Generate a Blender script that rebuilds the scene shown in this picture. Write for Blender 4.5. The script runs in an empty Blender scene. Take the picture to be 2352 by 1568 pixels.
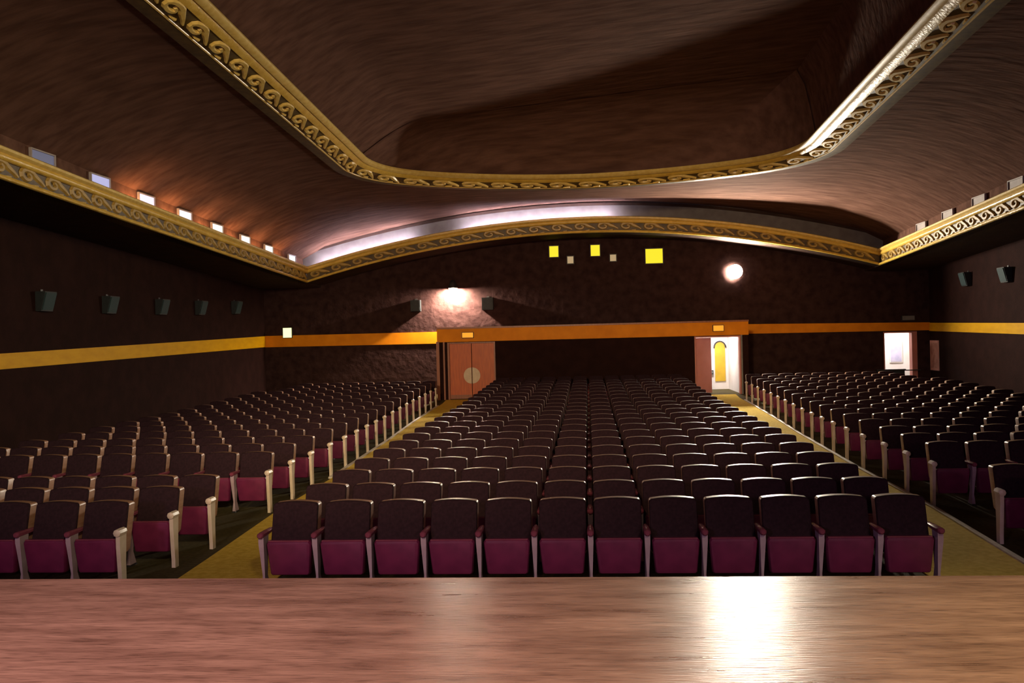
import bpy, math, random
from mathutils import Matrix, Vector
random.seed(7)
sc = bpy.context.scene
col = sc.collection
PI = math.pi

# ------------------------------------------------------------------ camera
FPX, YAW, ROLL, EYE = 2121.0, math.radians(4.69), 0.025, 2.54
PITCH = math.atan(8.5 / FPX)
f0 = Vector((-math.sin(YAW), math.cos(YAW), 0)); r0 = Vector((math.cos(YAW), math.sin(YAW), 0)); u0 = Vector((0, 0, 1))
CF = f0 * math.cos(PITCH) - u0 * math.sin(PITCH)
up = u0 * math.cos(PITCH) + f0 * math.sin(PITCH)
CR = r0 * math.cos(ROLL) - up * math.sin(ROLL)
CU = up * math.cos(ROLL) + r0 * math.sin(ROLL)
CP = Vector((0, 0, EYE))
cd = bpy.data.cameras.new('camera'); cam = bpy.data.objects.new('camera', cd); col.objects.link(cam)
cd.sensor_width = 36; cd.lens = FPX / 2352 * 36; cd.clip_end = 300; cd.clip_start = 0.05
m = Matrix.Identity(4)
for i in range(3):
    m[i][0] = CR[i]; m[i][1] = CU[i]; m[i][2] = -CF[i]; m[i][3] = CP[i]
cam.matrix_world = m
sc.camera = cam

def in_view(p, pad=60):
    v = Vector(p) - CP; d = v.dot(CF)
    if d < .3: return False
    x = 1176 + FPX * v.dot(CR) / d; y = 784 - FPX * v.dot(CU) / d
    return -pad < x < 2352 + pad and -pad < y < 1568 + pad

# ------------------------------------------------------------------ world, exposure, big lights
w = bpy.data.worlds.new('world'); sc.world = w; w.use_nodes = True
bg = w.node_tree.nodes['Background']; bg.inputs[0].default_value = (.80, .72, .86, 1); bg.inputs[1].default_value = .04
sc.view_settings.view_transform = 'Standard'; sc.view_settings.look = 'None'
sc.view_settings.exposure = 0.0; sc.view_settings.gamma = 1.0; sc.view_settings.use_curve_mapping = False

def spot(name, loc, tgt, power, colr, ang, size=.5, blend=.8):
    l = bpy.data.lights.new(name, 'SPOT'); l.energy = power; l.color = colr
    l.spot_size = math.radians(ang); l.spot_blend = blend; l.shadow_soft_size = size
    o = bpy.data.objects.new(name, l); col.objects.link(o); o.location = loc
    o.rotation_euler = (Vector(tgt) - Vector(loc)).to_track_quat('-Z', 'Y').to_euler()
    return o
# unseen fill spots added stage-side to brighten seat fronts, stripes, doors and stage floor
spot('fill_spot', (-5, -5, 4.0), (-2, 12, .5), 900, (.95, .55, 1.0), 75, .6)
spot('fill_spot', (5, -5, 4.0), (3, 14, .5), 560, (1.0, .66, .72), 75, .6)
spot('fill_spot', (3, -5, 7.5), (-13.4, 27, 1.6), 13500, (1.0, .78, .46), 34, .6, 1)
spot('fill_spot', (-3, -5, 7.5), (0, 36, 1.2), 15000, (1.0, .72, .40), 40, .6, 1)
spot('fill_spot', (-3.5, 1.5, 6.5), (-2.8, 3.4, 1.05), 2900, (1.0, .70, .70), 76, .5, 1)
spot('fill_spot', (4.0, 1.5, 6.5), (2.8, 3.4, 1.05), 3000, (1.0, .84, .50), 76, .5, 1)

# ------------------------------------------------------------------ materials
def mat(name, base, rough=.6, metal=0, c2=None, scale=6, stretch=(1, 1, 1), bump=0, bscale=None, emis=None, estr=0, det=5, coord='Object', lo=.35, hi=.65, spec=.5):
    M = bpy.data.materials.new(name); M.use_nodes = True
    n = M.node_tree.nodes; L = M.node_tree.links; b = n['Principled BSDF']
    b.inputs['Base Color'].default_value = (*base, 1); b.inputs['Roughness'].default_value = rough; b.inputs['Metallic'].default_value = metal
    b.inputs['Specular IOR Level'].default_value = spec
    if emis:
        b.inputs['Emission Color'].default_value = (*emis, 1); b.inputs['Emission Strength'].default_value = estr
    if c2 or bump:
        tc = n.new('ShaderNodeTexCoord'); mp = n.new('ShaderNodeMapping'); L.new(tc.outputs[coord], mp.inputs[0])
        mp.inputs['Scale'].default_value = stretch
        nz = n.new('ShaderNodeTexNoise'); nz.inputs['Scale'].default_value = scale; nz.inputs['Detail'].default_value = det
        L.new(mp.outputs[0], nz.inputs['Vector'])
        if c2:
            cr = n.new('ShaderNodeValToRGB'); cr.color_ramp.elements[0].position = lo; cr.color_ramp.elements[1].position = hi
            cr.color_ramp.elements[0].color = (*base, 1); cr.color_ramp.elements[1].color = (*c2, 1)
            L.new(nz.outputs[0], cr.inputs[0]); L.new(cr.outputs[0], b.inputs['Base Color'])
        if bump:
            bp = n.new('ShaderNodeBump'); bp.inputs['Strength'].default_value = bump; bp.inputs['Distance'].default_value = .05
            if bscale:
                n2 = n.new('ShaderNodeTexNoise'); n2.inputs['Scale'].default_value = bscale; n2.inputs['Detail'].default_value = det
                L.new(mp.outputs[0], n2.inputs['Vector']); L.new(n2.outputs[0], bp.inputs['Height'])
            else: L.new(nz.outputs[0], bp.inputs['Height'])
            L.new(bp.outputs[0], b.inputs['Normal'])
    return M
def srgb(r, g, b):
    f = lambda c: (c / 255 / 12.92) if c <= 10 else ((c / 255 + .055) / 1.055) ** 2.4
    return (f(r), f(g), f(b))

M = {}
M['ceil'] = mat('ceiling_plaster', (.110, .056, .041), .95, c2=(.175, .092, .068), scale=2.0, stretch=(.5, 2.2, 1.6), bump=.5, bscale=2.2, det=6, spec=.02)
M['wall'] = mat('wall_maroon', (.021, .0088, .0075), .85, c2=(.029, .0120, .0102), scale=2.5, bump=.25, bscale=30, spec=.05)
M['stucco'] = mat('wall_stucco', (.030, .0140, .0130), .85, c2=(.052, .026, .0235), scale=3.2, bump=.7, bscale=4.5, det=8, spec=.05)
M['soffit'] = mat('soffit_brown', (.035, .018, .014), .8, c2=(.05, .026, .02), scale=2, bump=.2, bscale=12, spec=.2)
M['stripe'] = mat('stripe_gold', (.74, .41, .005), .5, c2=(.66, .35, .004), spec=.1, scale=2, stretch=(1, 1, 3))
M['stripe_b'] = mat('stripe_orange', (.88, .31, .010), .5, c2=(.76, .25, .007), scale=2, spec=.1)
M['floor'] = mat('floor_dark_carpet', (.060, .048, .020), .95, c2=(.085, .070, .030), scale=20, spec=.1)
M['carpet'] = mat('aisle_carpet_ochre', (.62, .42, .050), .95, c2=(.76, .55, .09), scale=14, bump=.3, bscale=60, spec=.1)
M['curb'] = mat('curb_cream', (.62, .56, .46), .5, c2=(.5, .44, .35), scale=9)
M['gold'] = mat('cornice_gold', (.66, .42, .06), .36, c2=(.78, .54, .10), scale=5, bump=.25, bscale=16)
M['gold_l'] = mat('cornice_scroll_gold', (.82, .62, .20), .35, c2=(.72, .50, .12), scale=8)
M['gold_m'] = mat('cornice_leaf_gold', (.34, .22, .055), .4, c2=(.46, .31, .08), scale=6)
M['gold_d'] = mat('cornice_ground_bronze', (.060, .036, .010), .5, c2=(.12, .075, .022), scale=6)
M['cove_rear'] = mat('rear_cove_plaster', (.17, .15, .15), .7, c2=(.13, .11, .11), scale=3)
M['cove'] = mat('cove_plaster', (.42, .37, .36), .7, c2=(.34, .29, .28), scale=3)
M['cloth'] = mat('seat_back_cloth', (.020, .0090, .0125), .9, c2=(.030, .013, .018), scale=30, bump=.15, bscale=160, spec=.15)
M['pan'] = mat('seat_pan_plum', (.165, .017, .066), .42, c2=(.125, .012, .052), scale=7)
M['shell'] = mat('seat_shell_wood', (.44, .25, .16), .36, c2=(.34, .17, .10), scale=4, stretch=(1, 1, 6))
M['std'] = mat('seat_standard_metal', (.44, .33, .38), .38, c2=(.36, .25, .29), scale=8)
M['arm'] = mat('armrest_plum', (.24, .06, .095), .2, c2=(.18, .04, .07), scale=8)
M['endp'] = mat('end_panel_cream', (.66, .56, .45), .4, c2=(.56, .45, .34), scale=6)
M['black'] = mat('speaker_black', (.012, .016, .018), .55, c2=(.018, .024, .026), scale=12)
M['teal'] = mat('speaker_grille_teal', (.010, .034, .040), .7, c2=(.016, .046, .052), scale=60)
M['door'] = mat('door_orange_wood', (.62, .125, .008), .45, c2=(.50, .09, .005), scale=3, stretch=(6, 1, .7))
M['doorframe'] = mat('door_frame_wood', (.34, .11, .035), .4, c2=(.26, .08, .025), scale=3, stretch=(5, 5, .6))
M['plate'] = mat('door_plate_brass', (.72, .58, .38), .35, c2=(.62, .48, .3), scale=6)
M['pink'] = mat('door_pink_paint', (.62, .24, .19), .5, c2=(.55, .20, .155), scale=2)
M['white'] = mat('lobby_white_paint', (.80, .77, .74), .6, c2=(.74, .70, .67), scale=2)
M['yellow'] = mat('lobby_arch_yellow', (.55, .36, .02), .5, c2=(.45, .30, .02), scale=3)
M['dark'] = mat('dark_metal', (.02, .018, .018), .5, c2=(.03, .026, .026), scale=6)
M['pic'] = mat('poster_print', (.72, .44, .36), .6, c2=(.50, .24, .18), scale=5)
M['pframe'] = mat('poster_frame_rose', (.85, .52, .44), .5, c2=(.78, .45, .38), scale=4)
M['lav'] = mat('poster_lavender', (.42, .42, .62), .6, c2=(.58, .55, .70), scale=4)
M['wingrey'] = mat('sign_grey', (.16, .16, .15), .5, c2=(.2, .2, .19), scale=5)
def emat(name, c, s): return mat(name, (.1, .1, .1), .5, emis=c, estr=s)
M['flood'] = emat('floodlight_glass', (1.0, .88, .70), 3100)
M['bulb'] = emat('wall_lamp_bulb', (1.0, .80, .62), 17000)
M['booth'] = emat('booth_window_glow', (1.0, .80, .01), 1.0)
M['booth_dim'] = emat('booth_port_glow', (.80, .55, .28), .5)
M['exit'] = emat('exit_sign_glow', (1.0, .33, .008), 1.1)
M['exitg'] = emat('sign_lamp_glow', (.95, 1.0, .45), 1.5)
M['tube'] = emat('cove_tube_glow', (.86, .80, 1.0), 210.0)
M['lobby'] = emat('lobby_lamp_glow', (1.0, .90, .86), 150)
COVE = [(.30, .34, .62, .22), (.60, .60, 1.0, .7), (1.0, .80, 1.0, 1.1), (1.0, .86, .90, 1.2), (1.0, .90, .78, 1.2), (1.0, .90, .78, 1.2), (1.0, .92, .80, 1.2), (.95, .92, 1.0, 1.0)]
for k, c in enumerate(COVE): M['cove%d' % k] = emat('cove_light_glow', c[:3], c[3])
M['warm'] = emat('cove_lamp_warm', (1.0, .50, .22), 70)

# stage boards: worn brown wood, glossy, grain running across the stage
def stage_mat():
    S = bpy.data.materials.new('stage_worn_wood'); S.use_nodes = True
    n = S.node_tree.nodes; L = S.node_tree.links; b = n['Principled BSDF']
    tc = n.new('ShaderNodeTexCoord')
    def noise(stretch, scale, det, rot=0):
        mp = n.new('ShaderNodeMapping'); mp.inputs['Scale'].default_value = stretch; L.new(tc.outputs['Object'], mp.inputs[0])
        z = n.new('ShaderNodeTexNoise'); z.inputs['Scale'].default_value = scale; z.inputs['Detail'].default_value = det
        L.new(mp.outputs[0], z.inputs['Vector']); return z
    a = noise((1.2, 7, 1), 1.4, 7); c = noise((2.5, 26, 1), 3.0, 5); d = noise((.5, .7, 1), 1.2, 2)
    r1 = n.new('ShaderNodeValToRGB'); e = r1.color_ramp.elements
    e[0].position = .30; e[0].color = (.145, .072, .050, 1); e[1].position = .72; e[1].color = (.30, .165, .115, 1)
    L.new(a.outputs[0], r1.inputs[0])
    r2 = n.new('ShaderNodeValToRGB'); e = r2.color_ramp.elements
    e[0].position = .33; e[0].color = (.42, .40, .40, 1); e[1].position = .50; e[1].color = (1, 1, 1, 1)
    L.new(c.outputs[0], r2.inputs[0])
    mx = n.new('ShaderNodeMix'); mx.data_type = 'RGBA'; mx.blend_type = 'MULTIPLY'; mx.inputs[0].default_value = .75
    L.new(r1.outputs[0], mx.inputs[6]); L.new(r2.outputs[0], mx.inputs[7]); L.new(mx.outputs[2], b.inputs['Base Color'])
    rr = n.new('ShaderNodeMapRange'); rr.inputs[3].default_value = .20; rr.inputs[4].default_value = .42
    L.new(a.outputs[0], rr.inputs[0]); L.new(rr.outputs[0], b.inputs['Roughness'])
    bp = n.new('ShaderNodeBump'); bp.inputs['Strength'].default_value = .22; bp.inputs['Distance'].default_value = .02
    L.new(c.outputs[0], bp.inputs['Height']); L.new(bp.outputs[0], b.inputs['Normal'])
    return S
M['stage'] = stage_mat()

# ------------------------------------------------------------------ mesh helpers
class MB:
    def __init__(s): s.v = []; s.f = []; s.mi = []; s.cur = 0
    def add(s, vs, fs):
        o = len(s.v); s.v += [tuple(p) for p in vs]; s.f += [tuple(i + o for i in q) for q in fs]; s.mi += [s.cur] * len(fs); return s
    def box(s, x0, x1, y0, y1, z0, z1):
        vs = [(x0, y0, z0), (x1, y0, z0), (x1, y1, z0), (x0, y1, z0), (x0, y0, z1), (x1, y0, z1), (x1, y1, z1), (x0, y1, z1)]
        return s.add(vs, [(0, 3, 2, 1), (4, 5, 6, 7), (0, 1, 5, 4), (1, 2, 6, 5), (2, 3, 7, 6), (3, 0, 4, 7)])
    def rings(s, rs, cap=True, closed=True):
        vs = [p for r in rs for p in r]; n = len(rs[0]); fs = []
        for i in range(len(rs) - 1):
            for j in range(n if closed else n - 1):
                k = (j + 1) % n
                fs.append((i * n + j, i * n + k, (i + 1) * n + k, (i + 1) * n + j))
        if cap:
            fs.append(tuple(range(n - 1, -1, -1))); fs.append(tuple((len(rs) - 1) * n + j for j in range(n)))
        return s.add(vs, fs)
    def grid(s, rows):
        return s.rings(rows, cap=False, closed=False)
    def lathe(s, prof, c, axis='z', n=20, cap=True):
        rs = []
        for r, h in prof:
            ring = []
            for k in range(n):
                a = 2 * PI * k / n
                if axis == 'z': ring.append((c[0] + r * math.cos(a), c[1] + r * math.sin(a), c[2] + h))
                elif axis == 'y': ring.append((c[0] + r * math.cos(a), c[1] + h, c[2] + r * math.sin(a)))
                else: ring.append((c[0] + h, c[1] + r * math.cos(a), c[2] + r * math.sin(a)))
            rs.append(ring)
        return s.rings(rs, cap)
    def mesh(s, name, mats, smooth=False):
        me = bpy.data.meshes.new(name); me.from_pydata(s.v, [], s.f)
        for q in mats: me.materials.append(q)
        if len(mats) > 1: me.polygons.foreach_set('material_index', s.mi)
        import bmesh
        b = bmesh.new(); b.from_mesh(me); bmesh.ops.recalc_face_normals(b, faces=b.faces); b.to_mesh(me); b.free()
        if smooth:
            me.shade_smooth()
            me.set_sharp_from_angle(angle=math.radians(40))
        me.update(); return me
    def obj(s, name, m_, parent=None, smooth=False, loc=None):
        me = s.mesh(name, [m_] if not isinstance(m_, list) else m_, smooth)
        return put(name, me, parent, loc)
def put(name, me, parent=None, loc=None, rot=None, scale=None):
    o = bpy.data.objects.new(name, me); col.objects.link(o)
    if parent is not None: o.parent = parent
    if loc is not None: o.location = loc
    if rot is not None: o.rotation_euler = rot
    if scale is not None: o.scale = scale
    return o
def thing(name, label, cat, loc=(0, 0, 0), group=None):
    o = put(name, None, None, loc); return tag(o, label, cat, group)
def tag(o, label, cat, group=None):
    o['label'] = label; o['category'] = cat
    if group: o['group'] = group
    return o
ORD = ['first', 'second', 'third', 'fourth', 'fifth', 'sixth', 'seventh', 'eighth', 'ninth', 'tenth', 'eleventh', 'twelfth', 'thirteenth', 'fourteenth', 'fifteenth', 'sixteenth', 'seventeenth', 'eighteenth', 'nineteenth', 'twentieth', 'twenty-first', 'twenty-second']
def struct(o): o['kind'] = 'structure'; return o

# ------------------------------------------------------------------ dimensions
WX, WY, BY = 13.4, 37.5, 34.0          # side wall, rear wall, front of the low lobby block
CX, CY = 10.97, 35.6                   # face of the lower cornice
PX = 558e-3                            # seat pitch
def fz(y): return 0 if y < 23 else (.022 * (y - 23) if y < 33.5 else min(.30, .231 + .138 * (y - 33.5)))
def zc(y): return 6.829 - .0457 * y    # lower cornice centre line, falling to the rear
def za(x): return 5.20 + 1.59 * (1 - (x / CX) ** 2)
Y0 = 3.0

# floor
b = MB()
ys = [5.6, 12, 18, 23, 26, 29, 32, 33.5, BY, 40.6]
b.grid([[(-WX - .4, y, fz(y)), (WX + .4, y, fz(y))] for y in ys])
b.grid([[(-WX - .4, y, fz(y) - .3), (WX + .4, y, fz(y) - .3)] for y in ys])
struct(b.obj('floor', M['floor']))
# stage
b = MB(); b.box(-13, 13, -8, 5.72, .95, 1.05)
b.lathe([(.05, -13), (.05, 13)], (0, 5.72, 1.0), 'x', 12)
struct(b.obj('stage_floor', M['stage'], smooth=True))
b = MB(); b.box(-13, 13, 5.5, 5.62, -.2, .95); struct(b.obj('stage_front', M['wall']))

# side walls
for s, nm in ((-1, 'wall_left'), (1, 'wall_right')):
    b = MB(); b.box(min(s * WX, s * (WX + .3)), max(s * WX, s * (WX + .3)), Y0, WY + .3, -.3, 9.5); wl = struct(b.obj(nm, M['wall']))
# rear wall with an opening at the right corner
EX0, EX1, EZ1 = 11.62, 12.90, 2.40
b = MB()
b.box(-WX, EX0, WY, WY + .3, -.2, 9); b.box(EX1, WX, WY, WY + .3, -.2, 9); b.box(EX0, EX1, WY, WY + .3, EZ1, 9); b.box(EX0, EX1, WY, WY + .3, -.2, .30)
struct(b.obj('wall_back', M['stucco']))

# stripes (painted boards)
def stripe(name, pts, axis, th, m_):
    # pts: (u, z0, z1) stations
    b = MB(); rs = []
    for (p, d, z0, z1) in pts:
        q = (p[0] + d[0] * th, p[1] + d[1] * th)
        rs.append([(p[0], p[1], z0), (q[0], q[1], z0), (q[0], q[1], z1), (p[0], p[1], z1)])
    b.rings(rs); return struct(b.obj(name, m_))
stripe('trim_1', [((-WX, 8), (1, 0), 1.83, 2.17), ((-WX, 20.1), (1, 0), 2.11, 2.47), ((-WX, WY), (1, 0), 2.41, 2.86)], 'x', .03, M['stripe'])
stripe('trim_2', [((WX, 8), (-1, 0), 1.83, 2.17), ((WX, 20.1), (-1, 0), 2.08, 2.46), ((WX, WY), (-1, 0), 2.40, 2.72)], 'x', .03, M['stripe'])
stripe('trim_3', [((-WX, WY), (0, -1), 2.40, 2.87), ((-5.5, WY), (0, -1), 2.38, 2.86)], 'y', .03, M['stripe_b'])
stripe('trim_4', [((5.7, WY), (0, -1), 2.47, 2.86), ((WX, WY), (0, -1), 2.43, 2.74)], 'y', .03, M['stripe_b'])

# low lobby block between and around the two aisle doors
BX0, BX1, BZ = -5.56, 5.78, 2.95
DL0, DL1 = -5.20, -3.42; DR0, DR1 = 3.86, 5.52; DZ = 2.42; FZ = .30
b = MB()
b.box(BX0, DL0, BY, BY + .25, 0, BZ); b.box(DL1, DR0, BY, BY + .25, 0, BZ); b.box(DR1, BX1, BY, BY + .25, 0, BZ)
b.box(DL0, DL1, BY, BY + .25, DZ, BZ); b.box(DR0, DR1, BY, BY + .25, DZ, BZ)
b.box(BX0, BX0 + .2, BY + .25, WY, 0, BZ); b.box(BX1 - .2, BX1, BY + .25, WY, 0, BZ); b.box(BX0 + .2, BX1 - .2, BY + .25, WY, BZ - .15, BZ)
struct(b.obj('wall_lobby', M['wall']))
b = MB(); b.box(BX0 - .02, BX1 + .02, BY - .03, BY, 2.44, BZ - .02); struct(b.obj('trim_5', M['stripe_b']))
b = MB(); b.box(BX0 - .03, BX1 + .03, BY - .06, BY + .1, BZ - .03, BZ + .03); struct(b.obj('trim_6', M['doorframe']))

# ------------------------------------------------------------------ ceiling: upper coffer outline and lofted cove
def zu(y): return 8.838 - .0457 * y
def coffer_outline():
    UX, Yc, Yb = 7.0, 26.6, 30.5
    pts = [(-UX, y) for y in [Y0 + (Yc - Y0) * k / 16 for k in range(17)]]
    def bez(p0, p1, p2, n):
        return [((1 - t) ** 2 * p0[0] + 2 * t * (1 - t) * p1[0] + t * t * p2[0], (1 - t) ** 2 * p0[1] + 2 * t * (1 - t) * p1[1] + t * t * p2[1]) for t in [k / n for k in range(1, n + 1)]]
    pts += bez((-UX, Yc), (-6.85, 28.5), (-4.9, 29.35), 12)
    c = bez((-4.9, 29.35), (-2.6, 30.4), (0, Yb), 10); pts += c
    right = [(-x, y) for x, y in reversed(pts[:-1])]
    return pts + right
UP = coffer_outline()
NU = len(UP); HALF = NU // 2
# lower outline with matching point count
LX, LY = CX + .35, CY + .70
def low_pt(i):
    j = i if i <= HALF else NU - 1 - i
    s = -1 if i <= HALF else 1
    if j <= 16: y = Y0 + (32.0 - Y0) * j / 16; return (s * LX, y)
    k = j - 16; n = HALF - 16
    a = 9                           # points 17..25 finish the side wall, the rest run along the rear
    if k <= a: return (s * LX, 32.0 + (LY - 32.0) * k / a)
    return (s * LX * (1 - (k - a) / (n - a)), LY)
def zlow(x, y):
    side = zc(y) + .72
    rear = za(max(-CX, min(CX, x))) + 1.0
    t = max(0, min(1, (LX - abs(x)) / .05))
    return side if t == 0 else rear
rows = []
for t in [k / 14 for k in range(15)]:
    row = []
    for i in range(NU):
        lx, ly = low_pt(i); ux, uy = UP[i]
        z0, z1 = zlow(lx, ly), zu(uy)
        g = math.sin(t * PI / 2) ** .85
        row.append((lx + (ux - lx) * t, ly + (uy - ly) * t, z0 + (z1 - z0) * g))
    rows.append(row)
b = MB(); b.grid(rows); struct(b.obj('ceiling', M['ceil'], smooth=True))

# normals of the coffer outline in plan, pointing inward
def inward(path):
    out = []
    for i, p in enumerate(path):
        a = path[max(0, i - 1)]; c = path[min(len(path) - 1, i + 1)]
        tx, ty = c[0] - a[0], c[1] - a[1]; l = math.hypot(tx, ty)
        out.append((ty / l, -tx / l))
    return out
UN = inward(UP)
def sweep(name, path, nrm, zf, prof, m_, parent=None, smooth=True):
    b = MB(); rs = []
    for p, n, in zip(path, nrm):
        z = zf(p[0], p[1]); rs.append([(p[0] + n[0] * a, p[1] + n[1] * a, z + h) for a, h in prof])
    b.rings(rs); return b.obj(name, m_, parent, smooth)
def disc(c, r, n=8, ph=0): return [(c[0] + r * math.cos(2 * PI * k / n + ph), c[1] + r * math.sin(2 * PI * k / n + ph)) for k in range(n)]
uz = lambda x, y: zu(y)
# upper cornice: ground band leaning inward, bead below, smooth cove band and rim above
uc = sweep('trim_7', UP, UN, uz, [(-.30, -.04), (-.02, -.04), (.03, -.02), (.42, .13), (.40, .20), (-.30, .10)], M['gold_d']); struct(uc)
sweep('bead', UP, UN, uz, disc((.0, -.01), .035), M['gold_l'], uc)
sweep('cove_band', UP, UN, uz, [(.38, .16), (.40, .09), (.47, .12), (.56, .20), (.58, .26), (.38, .24)], M['gold'], uc)
sweep('rim', UP, UN, uz, [(.52, .22), (.57, .17), (.66, .19), (.71, .25), (.68, .31), (.52, .30)], M['gold_l'], uc)

# coffer interior
b = MB()
rows = []
for i in range(HALF + 1):
    hx = max(.02, -UP[i][0] - .45); y = UP[i][1] - (.5 if i > 16 else 0) * (1 if i == HALF else .8); row = []
    for k in range(33):
        x = -hx * math.cos(PI * k / 32); dl = x + hx; dr = hx - x
        e = math.sin(min(1, dl / 2.0) * PI / 2) * math.sin(min(1, dr / .5) * PI / 2) * math.sin(min(1, max(0, 30.1 - y) / 3.2) * PI / 2)
        row.append((x, y, zu(y) + .30 + (1.42 + .085 * x) * e * (1 if i < HALF else .02)))
    rows.append(row)
b.grid(rows)
struct(b.obj('ceiling_coffer', M['ceil'], smooth=True))

# scroll motif (a curled ribbon), u along the band, v across it, w outward
def scroll_mesh(name, L, H, T, m_):
    b = MB(); pts = []
    for k in range(15):
        a = PI * .1 + k / 14 * PI * 2.3; r = H * (.42 - .30 * k / 14)
        pts.append((math.cos(a) * r * 1.15 * L / .52 - L * .06, math.sin(a) * r, .075 * (1 - .45 * k / 14)))
    tail = [(L * .62, -H * .30, .03), (L * .48, -H * .10, .05)]
    pts = tail + pts
    rs = []
    for i, (x, y, wd) in enumerate(pts):
        a = pts[max(0, i - 1)]; c = pts[min(len(pts) - 1, i + 1)]; tx, ty = c[0] - a[0], c[1] - a[1]; l = math.hypot(tx, ty) or 1
        nx, ny = -ty / l * wd, tx / l * wd
        rs.append([(x + nx, y + ny, 0), (x + nx * .5, y + ny * .5, T), (x - nx * .5, y - ny * .5, T), (x - nx, y - ny, 0)])
    b.rings(rs)
    # small leaf under the curl
    b.rings([[(L * .16 - .02, -H * .47, 0), (L * .40, -H * .47, 0), (L * .40, -H * .30, 0), (L * .16, -H * .40, 0)],
             [(L * .20, -H * .45, T * .8), (L * .36, -H * .45, T * .8), (L * .37, -H * .36, T * .8), (L * .20, -H * .41, T * .8)]])
    return b.mesh(name, [m_])
def along(path, step, start=0.0):
    acc = 0; nxt = start; out = []
    for i in range(len(path) - 1):
        a, c = Vector(path[i]), Vector(path[i + 1]); l = (c - a).length
        while nxt <= acc + l:
            t = (nxt - acc) / l; out.append((a.lerp(c, t), (c - a).normalized())); nxt += step
        acc += l
    return out
def place_scrolls(parent, me, P3, step, nfun, vfun, flip=False):
    for p, t in along(P3, step, step / 2):
        if not in_view(p, 80): continue
        v = vfun(p, t); v = (v - t * v.dot(t)).normalized(); wv = t.cross(v)
        n = nfun(p, t)
        if wv.dot(n) < 0: tt = -t; wv = tt.cross(v)
        else: tt = t
        mm = Matrix.Identity(4)
        for i in range(3): mm[i][0] = tt[i]; mm[i][1] = v[i]; mm[i][2] = wv[i]; mm[i][3] = p[i]
        o = put(me.name, me, parent); o.matrix_local = mm
ms = scroll_mesh('scroll', .90, .36, .05, M['gold_l'])
P3 = []
for p, n in zip(UP, UN): P3.append((p[0] + n[0] * .22, p[1] + n[1] * .22, zu(p[1]) + .05))
def un_at(p):
    k = min(range(NU), key=lambda i: (UP[i][0] - p.x) ** 2 + (UP[i][1] - p.y) ** 2); return Vector((UN[k][0], UN[k][1], 0))
place_scrolls(uc, ms, P3, .96, lambda p, t: un_at(p) * .3 - Vector((0, 0, 1)), lambda p, t: un_at(p) * .39 + Vector((0, 0, .15)))

# lower cornices
def low_cornice(name, path, nrm, zf):
    o = sweep(name, path, nrm, zf, [(-.35, -.30), (.00, -.30), (.04, -.26), (-.02, -.22), (-.02, .12), (-.35, .15)], M['gold_d']); struct(o)
    sweep('lower_bead', path, nrm, zf, disc((.02, -.25), .045), M['gold'], o)
    sweep('torus', path, nrm, zf, disc((.02, .14), .075, 10), M['gold'], o)
    sweep('top_rail', path, nrm, zf, [(-.03, .18), (.10, .20), (.14, .24), (.14, .29), (.10, .32), (-.03, .32)], M['gold_l'], o)
    return o
ml = scroll_mesh('leaf_scroll', .82, .34, .05, M['gold_m'])
for s, nm in ((-1, 'trim_8'), (1, 'trim_9')):
    path = [(s * CX, Y0 + (CY - Y0) * k / 20) for k in range(21)]
    o = low_cornice(nm, path, [(-s, 0)] * 21, lambda x, y: zc(y))
    place_scrolls(o, ml, [(x + s * .02, y, zc(y) - .05) for x, y in path], .88, lambda p, t: Vector((-s, 0, 0)), lambda p, t: Vector((0, 0, 1)))
    b = MB(); b.rings([[(s * (CX - .0), y, zc(y) - .30), (s * WX, y, zc(y) - .30), (s * WX, y, zc(y) - .2), (s * CX, y, zc(y) - .2)] for y in (Y0, CY, WY)]); struct(b.obj('ceiling_soffit', M['soffit']))
    b = MB(); b.rings([[(s * LX, y, zc(y) - .25), (s * (LX + .15), y, zc(y) - .25), (s * (LX + .15), y, zc(y) + .8), (s * LX, y, zc(y) + .74)] for y in (Y0, 20, LY)]); struct(b.obj('wall_cove', M['ceil']))
path = [(-CX + 2 * CX * k / 48, CY) for k in range(49)]
o = low_cornice('trim_10', path, [(0, -1)] * 49, lambda x, y: za(x))
place_scrolls(o, ml, [(x, y + .02, za(x) - .05) for x, y in path], .88, lambda p, t: Vector((0, -1, 0)), lambda p, t: Vector((0, 0, 1)))
b = MB(); b.rings([[(x, CY, za(x) - .30), (x, WY, za(x) - .30), (x, WY, za(x) - .2), (x, CY, za(x) - .2)] for x, y in path]); struct(b.obj('ceiling_soffit', M['soffit']))
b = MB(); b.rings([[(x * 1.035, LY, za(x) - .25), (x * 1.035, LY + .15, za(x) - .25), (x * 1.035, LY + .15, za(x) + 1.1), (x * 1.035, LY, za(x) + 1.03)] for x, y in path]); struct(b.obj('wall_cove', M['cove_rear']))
b = MB(); b.rings([[(x * 1.035, LY - .06, za(x) + .84), (x * 1.035, LY + .02, za(x) + .84), (x * 1.035, LY + .02, za(x) + .94), (x * 1.035, LY - .10, za(x) + .94)] for x, y in path]); struct(b.obj('trim_11', M['soffit']))

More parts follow.
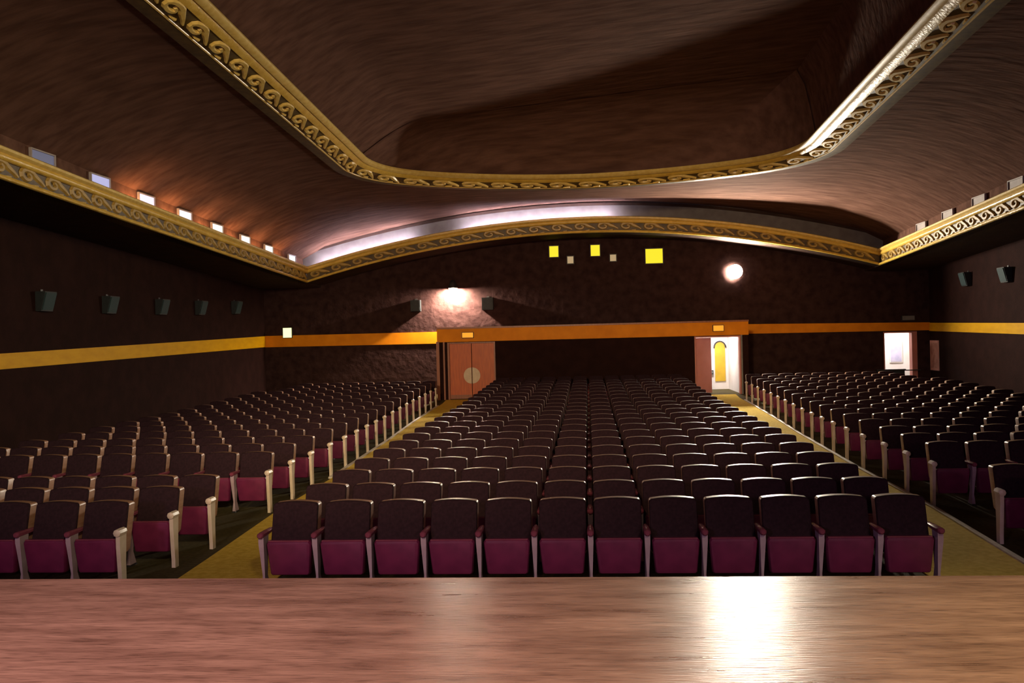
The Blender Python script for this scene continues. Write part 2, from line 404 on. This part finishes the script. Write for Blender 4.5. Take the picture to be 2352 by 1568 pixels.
# cove lights: glowing pockets over the side cornices
def cove_light(s, y, m_, label, group):
    z = zc(y) + .50; t = thing('cove_light', label, 'light', (s * (LX - .02), y, z - .20), group)
    b = MB(); L_, H_ = .44, .20
    b.box(-.02 if s > 0 else -.06, .06 if s > 0 else .02, -L_, L_, 0, .03); b.box(-.02 if s > 0 else -.06, .06 if s > 0 else .02, -L_, L_, 2 * H_ - .03, 2 * H_)
    b.box(-.02 if s > 0 else -.06, .06 if s > 0 else .02, -L_, -L_ + .03, .03, 2 * H_ - .03); b.box(-.02 if s > 0 else -.06, .06 if s > 0 else .02, L_ - .03, L_, .03, 2 * H_ - .03)
    for i in range(len(b.v)): b.v[i] = (-s * abs(b.v[i][0]) if abs(b.v[i][0]) > .03 else s * .0, b.v[i][1], b.v[i][2])
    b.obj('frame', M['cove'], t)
    g = MB(); g.box(min(0, -s * .03), max(0, -s * .03), -L_ + .03, L_ - .03, .03, 2 * H_ - .03); g.obj('glass', m_, t)
YL = [18.48, 20.76, 23.03, 25.30, 27.58, 29.90, 32.17, 34.75]
NAMES = ['dim blue cove light pocket above the gilded cornice, farthest from the rear corner', 'lavender cove light pocket above the gilded cornice beside the dim blue one', 'pale pink cove light pocket above the gilded cornice next to the lavender one',
         'rosy white cove light pocket above the gilded cornice next to the pale pink one']
for k, y in enumerate(YL):
    lab = NAMES[k] if k < 4 else ('cool white cove light pocket in the rear corner above the gilded cornice' if k == 7 else 'warm white cove light pocket above the gilded cornice, %s from the rear corner' % ORD[7 - k])
    cove_light(-1, y, M['cove%d' % k], lab, 'cove lights on the lit side')
for k, y in enumerate((32.1, 29.8, 27.5, 25.2)):
    cove_light(1, y, M['cove'], 'unlit pale light pocket above the poster-side cornice, %s from the rear corner' % ORD[k], 'unlit cove pockets on the poster side')
# lamps lying in the side trough that wash the ceiling
for k, y in enumerate((33.1, 30.9, 28.7, 26.5, 24.3, 22.2)):
    t = thing('cove_lamp', 'small warm lamp in the side cornice trough, %s from the rear corner' % ORD[k], 'lamp', (-(CX + .12), y, zc(y) + .155), 'warm lamps in the cornice trough')
    b = MB(); b.box(-.05, .05, -.40, .40, 0, .04); b.obj('lamp_base', M['dark'], t)
    b = MB(); b.lathe([(.025, -.36), (.03, -.33), (.03, .33), (.025, .36)], (0, 0, .07), 'y', 8); b.obj('tube', M['warm'], t)
# tubes behind the arched rear cornice, lit on one half only
xs = -10.6
k = 0; nt = 0
while xs < .5:
    if not (-8.3 < xs < -4.6) or k % 3 == 0:
        x1 = xs + .92; zz = za(xs + .46)
        t = thing('tube_light', 'lavender white tube behind the arched rear cornice, %s from the lit corner' % ORD[nt], 'light', (xs + .46, CY + .30, zz + .17), 'tubes in the rear cove')
        nt += 1
        sl = math.atan((za(x1) - za(xs)) / .92); t.rotation_euler = (0, -sl, 0)
        b = MB(); b.box(-.45, .45, -.04, .04, 0, .04); b.obj('tube_base', M['dark'], t)
        b = MB(); b.lathe([(.02, -.43), (.025, -.41), (.025, .41), (.02, .43)], (0, 0, .07), 'x', 8); b.obj('tube', M['tube'], t)
    xs += .98; k += 1

# ------------------------------------------------------------------ aisles
CURB = [(7.0, 4.40), (10.1, 4.52), (13.5, 4.74), (17.3, 4.82), (22.4, 5.06), (27, 5.2), (33.6, 5.28)]
def xcurb(y):
    for (a, xa), (c, xb) in zip(CURB, CURB[1:]):
        if y <= c: return xa + (xb - xa) * (y - a) / (c - a)
    return CURB[-1][1]
yy = [7 + (BY - .1 - 7) * k / 30 for k in range(31)]
for s, lab in ((-1, 'ochre carpet runner in the aisle leading to the closed orange double doors'), (1, 'ochre carpet runner in the aisle leading to the open lit doorway')):
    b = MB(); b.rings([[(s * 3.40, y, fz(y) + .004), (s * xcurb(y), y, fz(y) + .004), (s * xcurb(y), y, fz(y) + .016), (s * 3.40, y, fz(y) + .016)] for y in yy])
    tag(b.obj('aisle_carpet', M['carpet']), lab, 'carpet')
for s, nm in ((-1, 'trim_12'), (1, 'trim_13')):
    b = MB(); b.rings([[(s * xcurb(y), y, fz(y)), (s * (xcurb(y) + .07), y, fz(y)), (s * (xcurb(y) + .07), y, fz(y) + .035), (s * xcurb(y), y, fz(y) + .035)] for y in yy if y > (16.6 if s < 0 else 7) and y < 32.5])
    struct(b.obj(nm, M['curb']))

# ------------------------------------------------------------------ seats
def outline(wd, z0, z1, arch, r=.05, n=5):
    h = wd / 2; pts = []
    pts += [(-h + .02, z0), (h - .02, z0), (h, z0 + .03)]
    for k in range(n + 1):
        a = k / n * PI / 2; pts.append((h - r + r * math.cos(a), z1 - arch - r + r * math.sin(a)))
    for k in range(1, 6):
        x = (h - r) * (1 - k / 3.0); pts.append((x, z1 - arch + arch * (1 - (x / (h - r)) ** 2)))
    for k in range(n + 1):
        a = PI / 2 + k / n * PI / 2; pts.append((-h + r + r * math.cos(a), z1 - arch - r + r * math.sin(a)))
    pts.append((-h, z0 + .03)); return pts
def lean(z): return -.13 + .13 * (z - .36) / .48       # y of the back plane at height z
def slab(b, ol, layers, cz):
    rs = []
    for dy, sc_ in layers:
        rs.append([(x * sc_, lean(z) + dy + .10 * abs(x) ** 2, cz + (z - cz) * sc_) for x, z in ol])
    b.rings(rs)
def seat_parts(lowpoly=False):
    P = {}
    nn = 2 if lowpoly else 5
    b = MB(); slab(b, outline(.478, .36, .886, .016, .034, nn), [(-.040, 1), (-.062, 1.0), (-.076, .97), (-.086, .84)], .61); P['backrest'] = (b, 'cloth')
    b = MB(); slab(b, outline(.484, .34, .885, .016, .034, nn), [(-.040, .985), (.075, .985), (.098, .96)], .6); P['back_panel'] = (b, 'shell')
    b = MB()    # folded-up seat: pan shown to the stage
    rs = []
    for dy, sc_, tp in ((.055, .97, 0), (.035, 1, 0), (-.030, 1, 0), (-.050, .95, 0), (-.055, .86, 0)):
        ring = []
        for x, z in ((-.205, .185), (-.19, .17), (.19, .17), (.205, .185), (.232, .50), (.215, .525), (-.215, .525), (-.232, .50)):
            zz = .35 + (z - .35) * sc_; ring.append((x * sc_, -.265 + dy + .10 * (.35 - zz), zz))
        rs.append(ring)
    b.rings(rs); P['seat'] = (b, 'pan')
    def standard(x0):
        b = MB()
        prof = [(-.345, .585), (-.345, .50), (-.315, .34), (-.285, .16), (-.30, .03), (-.30, 0), (-.16, 0), (-.16, .03), (-.20, .16), (-.20, .40), (-.19, .585)]
        def wid(z): return .011 + .016 * max(0, min(1, (z - .15) / .35)) + (.012 if z < .05 else 0)
        b.rings([[(x0 - wid(z), y, z) for y, z in prof], [(x0 + wid(z), y, z) for y, z in prof]])
        return b
    def arm(x0):
        b = MB(); rs = []
        for y, s_ in ((-.385, .55), (-.375, .85), (-.35, 1), (-.20, .95), (-.04, .75), (.0, .6)):
            rs.append([(x0 + .037 * s_ * math.cos(a), y, .592 + .030 * s_ * math.sin(a) * (1 if math.sin(a) > 0 else 1.3)) for a in [2 * PI * k / 8 + PI / 8 for k in range(8)]])
        b.rings(rs); return b
    def foot(x0):
        b = MB(); b.rings([[(x0 - .030 * q, -.235 - .085 * q, z), (x0 + .030 * q, -.235 - .085 * q, z), (x0 + .030 * q, -.235 + .085 * q, z), (x0 - .030 * q, -.235 + .085 * q, z)] for z, q in ((0, 1), (.012, 1), (.022, .8))]); return b
    P['foot'] = (foot(-PX / 2), 'dark'); P['foot_r'] = (foot(PX / 2), 'dark')
    b = MB(); b.box(-.212, .212, -.322, -.300, .520, .532); P['seat_lip'] = (b, 'arm')
    P['standard'] = (standard(-PX / 2), 'std'); P['armrest'] = (arm(-PX / 2), 'arm')
    P['standard_r'] = (standard(PX / 2), 'std'); P['armrest_r'] = (arm(PX / 2), 'arm')
    for s, nm in ((-1, 'end_l'), (1, 'end_r')):
        b = MB(); x0 = s * PX / 2
        prof = [(-.37, .60), (-.37, .46), (-.34, .10), (-.34, 0), (-.25, 0), (-.25, .30), (-.23, .56), (-.23, .60)]
        b.rings([[(x0 - .022, y, z) for y, z in prof], [(x0 + .022, y, z) for y, z in prof]]); P[nm] = (b, 'endp')
        b = MB(); b.lathe([(.02, -.40), (.040, -.39), (.044, -.34), (.040, -.24), (.02, -.22)], (x0, 0, .605), 'y', 8); P[nm + '_arm'] = (b, 'endp')
    return P
SP = seat_parts()
SM = {k: v[0].mesh(k, [M[v[1]]], True) for k, v in SP.items()}
SEATS = []   # (x, y, z, keys, label, group)
BASE = ['backrest', 'back_panel', 'seat', 'standard', 'armrest']
NROW = 22
for i in range(NROW):
    y = 9.50 + 1.13 * i
    for k in range(12):
        x = (k - 5.5) * PX - .02
        keys = list(BASE) + (['standard_r', 'armrest_r'] if k == 11 else [])
        SEATS.append((x, y, keys, 'folding seat, %s row, %s seat from the %s aisle, middle block' % (ORD[i], ORD[k] if k < 6 else ORD[11 - k], 'orange-door' if k < 6 else 'open-doorway'), 'middle block row seats'))
AROWS = [9.26, 10.2, 11.12, 13.5, 14.65, 15.8, 17.1, 18.35, 19.55, 20.7, 21.85] + [21.85 + 1.13 * k for k in range(1, 10)]
AX = {0: 4.94, 1: 4.80, 2: 4.74}
for s, what in ((-1, 'side block under lit cove pockets'), (1, 'side block on poster side')):
    for i, a in enumerate(AROWS):
        y = a + .37; xa = AX.get(i, xcurb(a) + .10)
        n = 10 if i < 17 else 9
        for k in range(n):
            x = s * (xa + (k + .5) * PX)
            end = k == 0
            keys = ['backrest', 'back_panel', 'seat']
            if s < 0:      # seats run away to the left; the aisle end is at +x
                keys += ['standard', 'armrest'] + (['end_r', 'end_r_arm'] if end else [])
            else:
                keys += ['standard_r', 'armrest_r'] + (['end_l', 'end_l_arm'] if end else [])
            if end: lab = 'aisle seat with cream end in %s row of the %s' % (ORD[i], what)
            else: lab = 'folding seat, %s row, %s in from the aisle, %s' % (ORD[i], ORD[k], what)
            SEATS.append((x, y, keys, lab, what + (' aisle seats' if end else ' row seats')))
vis = [q for q in SEATS if in_view((q[0], q[1], fz(q[1]) + .5), 10)]
vis.sort(key=lambda q: (Vector((q[0], q[1], 0)) - CP).dot(CF))
single = set(id(q) for q in vis[:300])
PNAME = {'standard_r': 'standard', 'armrest_r': 'armrest', 'end_l': 'end_panel', 'end_r': 'end_panel', 'end_l_arm': 'end_cap', 'end_r_arm': 'end_cap'}
SPL = seat_parts(True)
mats_order = ['cloth', 'shell', 'pan', 'std', 'arm', 'endp']
rest = MB()
for q in SEATS:
    x, y, keys, lab, grp = q; z = fz(y)
    if id(q) in single:
        t = thing('theatre_seat', lab, 'seat', (x, y, z), grp)
        for kx in keys:
            o = put(PNAME.get(kx, kx), SM[kx], t)
            if kx == 'seat': put('seat_lip', SM['seat_lip'], o)
            elif kx.startswith('standard'): put('foot', SM['foot_r' if kx.endswith('_r') else 'foot'], o)
    else:
        for kx in keys:
            bb, mk = SPL[kx]; rest.cur = mats_order.index(mk)
            rest.add([(v[0] + x, v[1] + y, v[2] + z) for v in bb.v], bb.f)
o = rest.obj('theatre_seats_far', [M[k] for k in mats_order], None, True)
o['kind'] = 'stuff'; o['label'] = 'far rows of dark theatre seats towards the rear of the hall'; o['category'] = 'seats'

# ------------------------------------------------------------------ rear wall lamps
def hood_lamp(loc):
    t = thing('wall_lamp', 'hooded lamp shining down the stucco above the closed orange doors', 'lamp', loc)
    b = MB(); b.box(-.06, .06, .26, .30, -.12, .12); b.box(-.02, .02, .0, .28, .10, .14); b.obj('bracket', M['dark'], t)
    b = MB(); prof = [(.004, .17), (.05, .16), (.08, .14), (.15, .0), (.19, -.17), (.18, -.172), (.14, .0), (.07, .12), (.004, .14)]
    b.lathe(prof, (0, 0, 0), 'z', 24, False); b.obj('hood', M['dark'], t, True)
    b = MB(); b.lathe([(.01, -.185), (.05, -.17), (.08, -.12), (.07, -.05), (.04, .01), (.02, .06)], (0, 0, 0), 'z', 12); b.obj('bulb', M['bulb'], t, True)
hood_lamp((-5.41, WY - .30, 4.78))
def flood(loc):
    t = thing('floodlight', 'blazing white round floodlight high on the rear wall above the open doorway', 'lamp', loc)
    b = MB(); b.box(-.10, .10, .52, .56, -.15, .15); b.box(-.03, .03, .25, .54, -.03, .03); b.obj('bracket', M['dark'], t)
    b = MB(); b.lathe([(.12, .30), (.20, .25), (.29, -.02), (.30, -.10), (.275, -.10), (.27, -.02)], (0, 0, 0), 'y', 28, False); b.obj('housing', M['dark'], t, True)
    b = MB(); b.lathe([(.01, -.065), (.12, -.062), (.22, -.055), (.265, -.03), (.265, .0)], (0, 0, 0), 'y', 20); b.obj('lens', M['flood'], t, True)
flood((5.84, WY - .56, 4.92))

# wall speakers
def speaker(loc, rz, lab, grp, sz=(.30, .24, .42), grille='teal', tilt=.12):
    t = thing('wall_speaker', lab, 'speaker', loc, grp); t.rotation_euler = (0, 0, rz)
    w_, d_, h_ = sz; b = MB()
    b.rings([[(-w_ / 2, 0, -h_ / 2), (w_ / 2, 0, -h_ / 2), (w_ / 2, 0, h_ / 2), (-w_ / 2, 0, h_ / 2)], [(-w_ / 2, -d_ + tilt, -h_ / 2), (w_ / 2, -d_ + tilt, -h_ / 2), (w_ / 2, -d_, h_ / 2), (-w_ / 2, -d_, h_ / 2)]])
    b.obj('cabinet', M['black'], t)
    b = MB(); g = .03
    b.rings([[(-w_ / 2 + g, -d_ + tilt - .0 - tilt * g / h_, -h_ / 2 + g), (w_ / 2 - g, -d_ + tilt - tilt * g / h_, -h_ / 2 + g), (w_ / 2 - g, -d_ + tilt * g / h_, h_ / 2 - g), (-w_ / 2 + g, -d_ + tilt * g / h_, h_ / 2 - g)],
             [(-w_ / 2 + g, -d_ + tilt - .025, -h_ / 2 + g), (w_ / 2 - g, -d_ + tilt - .025, -h_ / 2 + g), (w_ / 2 - g, -d_ - .02, h_ / 2 - g), (-w_ / 2 + g, -d_ - .02, h_ / 2 - g)]])
    b.obj('grille', M[grille], t)
    b = MB(); b.box(-.05, .05, -.02, .0, h_ / 2 - .02, h_ / 2 + .06); b.obj('bracket', M['dark'], t)
for k, (y, z) in enumerate(((34.2, 3.95), (30.95, 3.84), (28.02, 3.78), (24.85, 3.74), (21.75, 3.72))):
    speaker((-WX, y, z), PI / 2, 'dark teal wall speaker under the lit cove pockets, %s from the rear corner' % ORD[k], 'surround speakers under the lit coves', (.50, .26, .48))
for k, (y, z) in enumerate(((33.7, 4.2), (30.6, 4.15))):
    speaker((WX, y, z), -PI / 2, 'dark teal wall speaker on the framed-poster wall, %s from the rear corner' % ORD[k], 'surround speakers on the poster side', (.50, .26, .48))
speaker((-4.02, WY, 3.95), 0, 'black box speaker beside the hooded lamp, towards the projection windows', None, (.46, .26, .50), 'black', .05)
speaker((-6.98, WY, 3.95), 0, 'black box speaker beside the hooded lamp, towards the corner sign', None, (.40, .26, .46), 'black', .05)

# projection booth windows
def booth(n, x, z, w_, h_, m_):
    b = MB(); t_ = .03
    b.box(x - w_ / 2, x + w_ / 2, WY - .015, WY - .005, z - h_ / 2, z + h_ / 2)
    o = struct(b.obj('window_%d' % n, m_))
    b = MB(); b.box(x - w_ / 2 - t_, x + w_ / 2 + t_, WY - .05, WY, z + h_ / 2, z + h_ / 2 + t_); b.box(x - w_ / 2 - t_, x + w_ / 2 + t_, WY - .05, WY, z - h_ / 2 - t_, z - h_ / 2)
    b.box(x - w_ / 2 - t_, x - w_ / 2, WY - .05, WY, z - h_ / 2, z + h_ / 2); b.box(x + w_ / 2, x + w_ / 2 + t_, WY - .05, WY, z - h_ / 2, z + h_ / 2)
    b.obj('window_frame', M['dark'], o)
booth(1, -1.28, 5.99, .36, .44, M['booth']); booth(2, .39, 5.98, .36, .44, M['booth']); booth(3, 2.74, 5.68, .68, .58, M['booth'])
booth(4, -.62, 5.63, .24, .28, M['booth_dim']); booth(5, 1.10, 5.66, .24, .26, M['booth_dim'])

# ------------------------------------------------------------------ doors
d = put('door_1', None, None, ((DL0 + DL1) / 2, BY, FZ)); struct(d); d['label'] = 'closed orange wooden double doors with a pale round plate'
hw = (DL1 - DL0) / 2; H = DZ - FZ
b = MB(); b.box(-hw, -hw + .07, -.05, .20, 0, H); b.box(hw - .05, hw, -.03, .20, 0, H); b.box(-hw + .07, hw - .05, -.03, .20, H - .05, H); b.obj('door_frame', M['doorframe'], d)
for s in (-1, 1):
    x0, x1 = (-hw + .075, -.012) if s < 0 else (.012, hw - .055)
    b = MB(); b.box(x0, x1, .03, .08, .02, H - .055); lf = b.obj('door_leaf', M['door'], d)
    b = MB(); b.box(x0 + .01, x1 - .01, .022, .03, .02, .17); b.obj('kick_plate', M['doorframe'], lf)
    b = MB(); R_ = .30; n = 14
    arc = [(s * (.016 + R_ * math.sin(PI * k / n) * .98), .88 + R_ * math.cos(PI * k / n)) for k in range(n + 1)]
    b.rings([[(x, .03, z) for x, z in arc], [(x, .008, z) for x, z in arc]]); b.obj('half_round_plate', M['plate'], lf)
# post at the outer corner of the lobby block
b = MB(); b.box(BX0 - .05, BX0 + .06, BY - .08, BY + .02, FZ - .02, 2.46); b.box(BX0 + .20, BX0 + .26, BY - .05, BY + .0, FZ - .02, 2.44)
struct(b.obj('trim_14', M['doorframe']))

d = put('door_2', None, None, ((DR0 + DR1) / 2, BY, FZ)); struct(d); d['label'] = 'open doorway with pink leaf folded back into the bright lobby'
hw = (DR1 - DR0) / 2
b = MB(); b.box(-hw, -hw + .05, -.03, .25, 0, H); b.box(hw - .06, hw, -.03, .25, 0, H); b.box(-hw + .05, hw - .06, -.03, .25, H - .05, H); b.obj('door_frame', M['pink'], d)
b = MB()
ax, ay = -hw + .06, .24; ca, sa = math.cos(math.radians(38)), math.sin(math.radians(38)); L_ = .80
b.rings([[(ax, ay, .02), (ax + L_ * ca, ay + L_ * sa, .02), (ax + L_ * ca + .04 * -sa, ay + L_ * sa + .04 * ca, .02), (ax - .04 * sa, ay + .04 * ca, .02)],
         [(ax, ay, H - .06), (ax + L_ * ca, ay + L_ * sa, H - .06), (ax + L_ * ca + .04 * -sa, ay + L_ * sa + .04 * ca, H - .06), (ax - .04 * sa, ay + .04 * ca, H - .06)]])
lf = b.obj('door_leaf', M['pink'], d)
b = MB(); b.box(hw - .01, hw + .04, -.10, -.05, 0, H + .02); b.obj('door_post', M['wingrey'], d)
# lobby room
b = MB(); b.box(DR0 - 1.2, BX1 - .21, WY - .35, WY - .05, FZ, BZ - .16); struct(b.obj('wall_lobby_rear', M['white']))
b = MB(); b.box(DR0 - 1.4, DR0 - 1.25, BY + .26, WY - .06, FZ, BZ - .16); b.box(DR1 + .005, BX1 - .215, BY + .26, WY - .36, FZ, BZ - .16); struct(b.obj('wall_lobby_side', M['white']))
b = MB(); ry = WY - .36
pts = []
cx_, w2 = 5.20, .20
for k in range(11):
    a = PI * k / 10; pts.append((cx_ + w2 * math.cos(a), 1.95 + .22 * math.sin(a)))
pts += [(cx_ - w2, .62), (cx_ + w2, .62)]
b.rings([[(x, ry + .005, z) for x, z in pts], [(x, ry - .03, z) for x, z in pts]])
t = thing('arch_niche', 'yellow arched niche on the bright lobby wall seen through the open doorway', 'niche', (0, 0, 0))
b.obj('panel', M['yellow'], t)
b = MB()
o1 = [(cx_ + (w2 + .05) * math.cos(PI * k / 10), 1.95 + .27 * math.sin(PI * k / 10)) for k in range(11)]
o2 = [(cx_ + w2 * math.cos(PI * k / 10), 1.95 + .22 * math.sin(PI * k / 10)) for k in range(11)]
b.rings([[(x, ry, z), (X, ry, Z), (X, ry - .06, Z), (x, ry - .06, z)] for (x, z), (X, Z) in zip(o1, o2)]); b.obj('arch_moulding', M['dark'], t)
t = thing('wall_box', 'small dark wall box beside the yellow arch in the lobby', 'box', (4.86, ry, .98))
b = MB(); b.box(-.07, .07, -.08, 0, -.08, .08); b.obj('box_body', M['dark'], t); b = MB(); b.box(-.04, .04, -.09, -.08, -.04, .04); b.obj('box_face', M['wingrey'], t)
t = thing('lobby_lamp', 'flat ceiling lamp lighting the lobby behind the open doorway', 'lamp', (4.7, 35.9, BZ - .16))
b = MB(); b.lathe([(.30, 0), (.32, -.03), (.30, -.05)], (0, 0, 0), 'z', 20); b.obj('rim', M['white'], t); b = MB(); b.lathe([(.28, -.05), (.27, -.07), (.1, -.09)], (0, 0, 0), 'z', 20); b.obj('diffuser', M['lobby'], t)

# corner exit opening
d = put('door_3', None, None, ((EX0 + EX1) / 2, WY, FZ)); struct(d); d['label'] = 'open corner exit with bright pinkish corridor'
hw = (EX1 - EX0) / 2
b = MB(); b.box(hw - .20, hw, -.02, .30, 0, EZ1 - FZ); b.box(-hw, -hw + .04, -.02, .3, 0, EZ1 - FZ); b.box(-hw + .04, hw - .2, -.02, .3, EZ1 - FZ - .05, EZ1 - FZ); b.obj('door_frame', M['pink'], d)
b = MB(); b.box(EX0 - 1.5, WX + .5, 40.2, 40.4, FZ, 3.2); struct(b.obj('wall_corridor', M['white']))
b = MB(); b.box(EX0 - 1.5, WX + .5, WY + .31, 40.4, 3.0, 3.1); b.box(EX0 - 1.6, EX0 - 1.5, WY + .31, 40.4, FZ, 3.1); b.box(WX + .35, WX + .5, WY + .31, 40.2, FZ, 3.0); struct(b.obj('wall_corridor_side', M['white']))
t = thing('corridor_picture', 'lavender framed picture on the corridor wall inside the corner exit', 'picture', (12.95, 40.2, 1.55))
b = MB(); b.box(-.26, .26, -.04, 0, -.46, .46); b.obj('picture_frame', M['white'], t); b = MB(); b.box(-.22, .22, -.05, -.04, -.42, .42); b.obj('print', M['lav'], t)
t = thing('corridor_lamp', 'flat ceiling lamp lighting the corridor behind the corner exit', 'lamp', (12.3, 39.2, 2.98))
b = MB(); b.lathe([(.30, 0), (.32, -.03), (.30, -.05)], (0, 0, 0), 'z', 20); b.obj('rim', M['white'], t); b = MB(); b.lathe([(.28, -.05), (.27, -.07), (.1, -.09)], (0, 0, 0), 'z', 20); b.obj('diffuser', M['lobby'], t)
t = thing('half_partition', 'dark half-height partition standing before the corner exit', 'partition', (11.75, WY - .5, FZ))
b = MB(); b.box(-.55, .48, -.04, .04, 0, .60); b.obj('panel', M['black'], t); b = MB(); b.box(-.58, .52, -.07, .07, .60, .65); b.obj('cap_rail', M['dark'], t)
b = MB(); b.box(.48, 1.1, -.015, .015, .58, .62); b.obj('rail', M['dark'], t)

# signs
def sign(name, loc, w_, h_, m_, lab, cat):
    t = thing(name, lab, cat, loc); b = MB(); b.box(-w_ / 2, w_ / 2, -.08, 0, -h_ / 2, h_ / 2); b.obj('sign_case', M['dark'], t)
    b = MB(); b.box(-w_ / 2 + .02, w_ / 2 - .02, -.09, -.08, -h_ / 2 + .02, h_ / 2 - .02); b.obj('sign_face', m_, t)
sign('exit_sign', (-4.42, BY - .03, 2.68), .44, .22, M['exit'], 'glowing orange exit sign above the closed orange double doors', 'sign')
sign('exit_sign', (4.72, BY - .03, 2.70), .40, .24, M['exit'], 'glowing orange exit sign above the open lit doorway', 'sign')
sign('exit_sign', (12.57, WY, 2.93), .50, .20, M['wingrey'], 'unlit grey exit sign above the corner exit', 'sign')
sign('sign_lamp', (-12.4, WY - .03, 2.98), .40, .44, M['exitg'], 'glowing yellow green sign lamp over the orange wall stripe', 'sign')
t = thing('framed_poster', 'tall pinkish framed poster on the dark side wall by the corner exit', 'poster', (WX, 37.0, 1.45))
b = MB(); b.box(-.04, 0, -.42, .42, -.58, .58); b.obj('poster_frame', M['pframe'], t); b = MB(); b.box(-.05, -.04, -.33, .33, -.49, .49); b.obj('print', M['pic'], t)
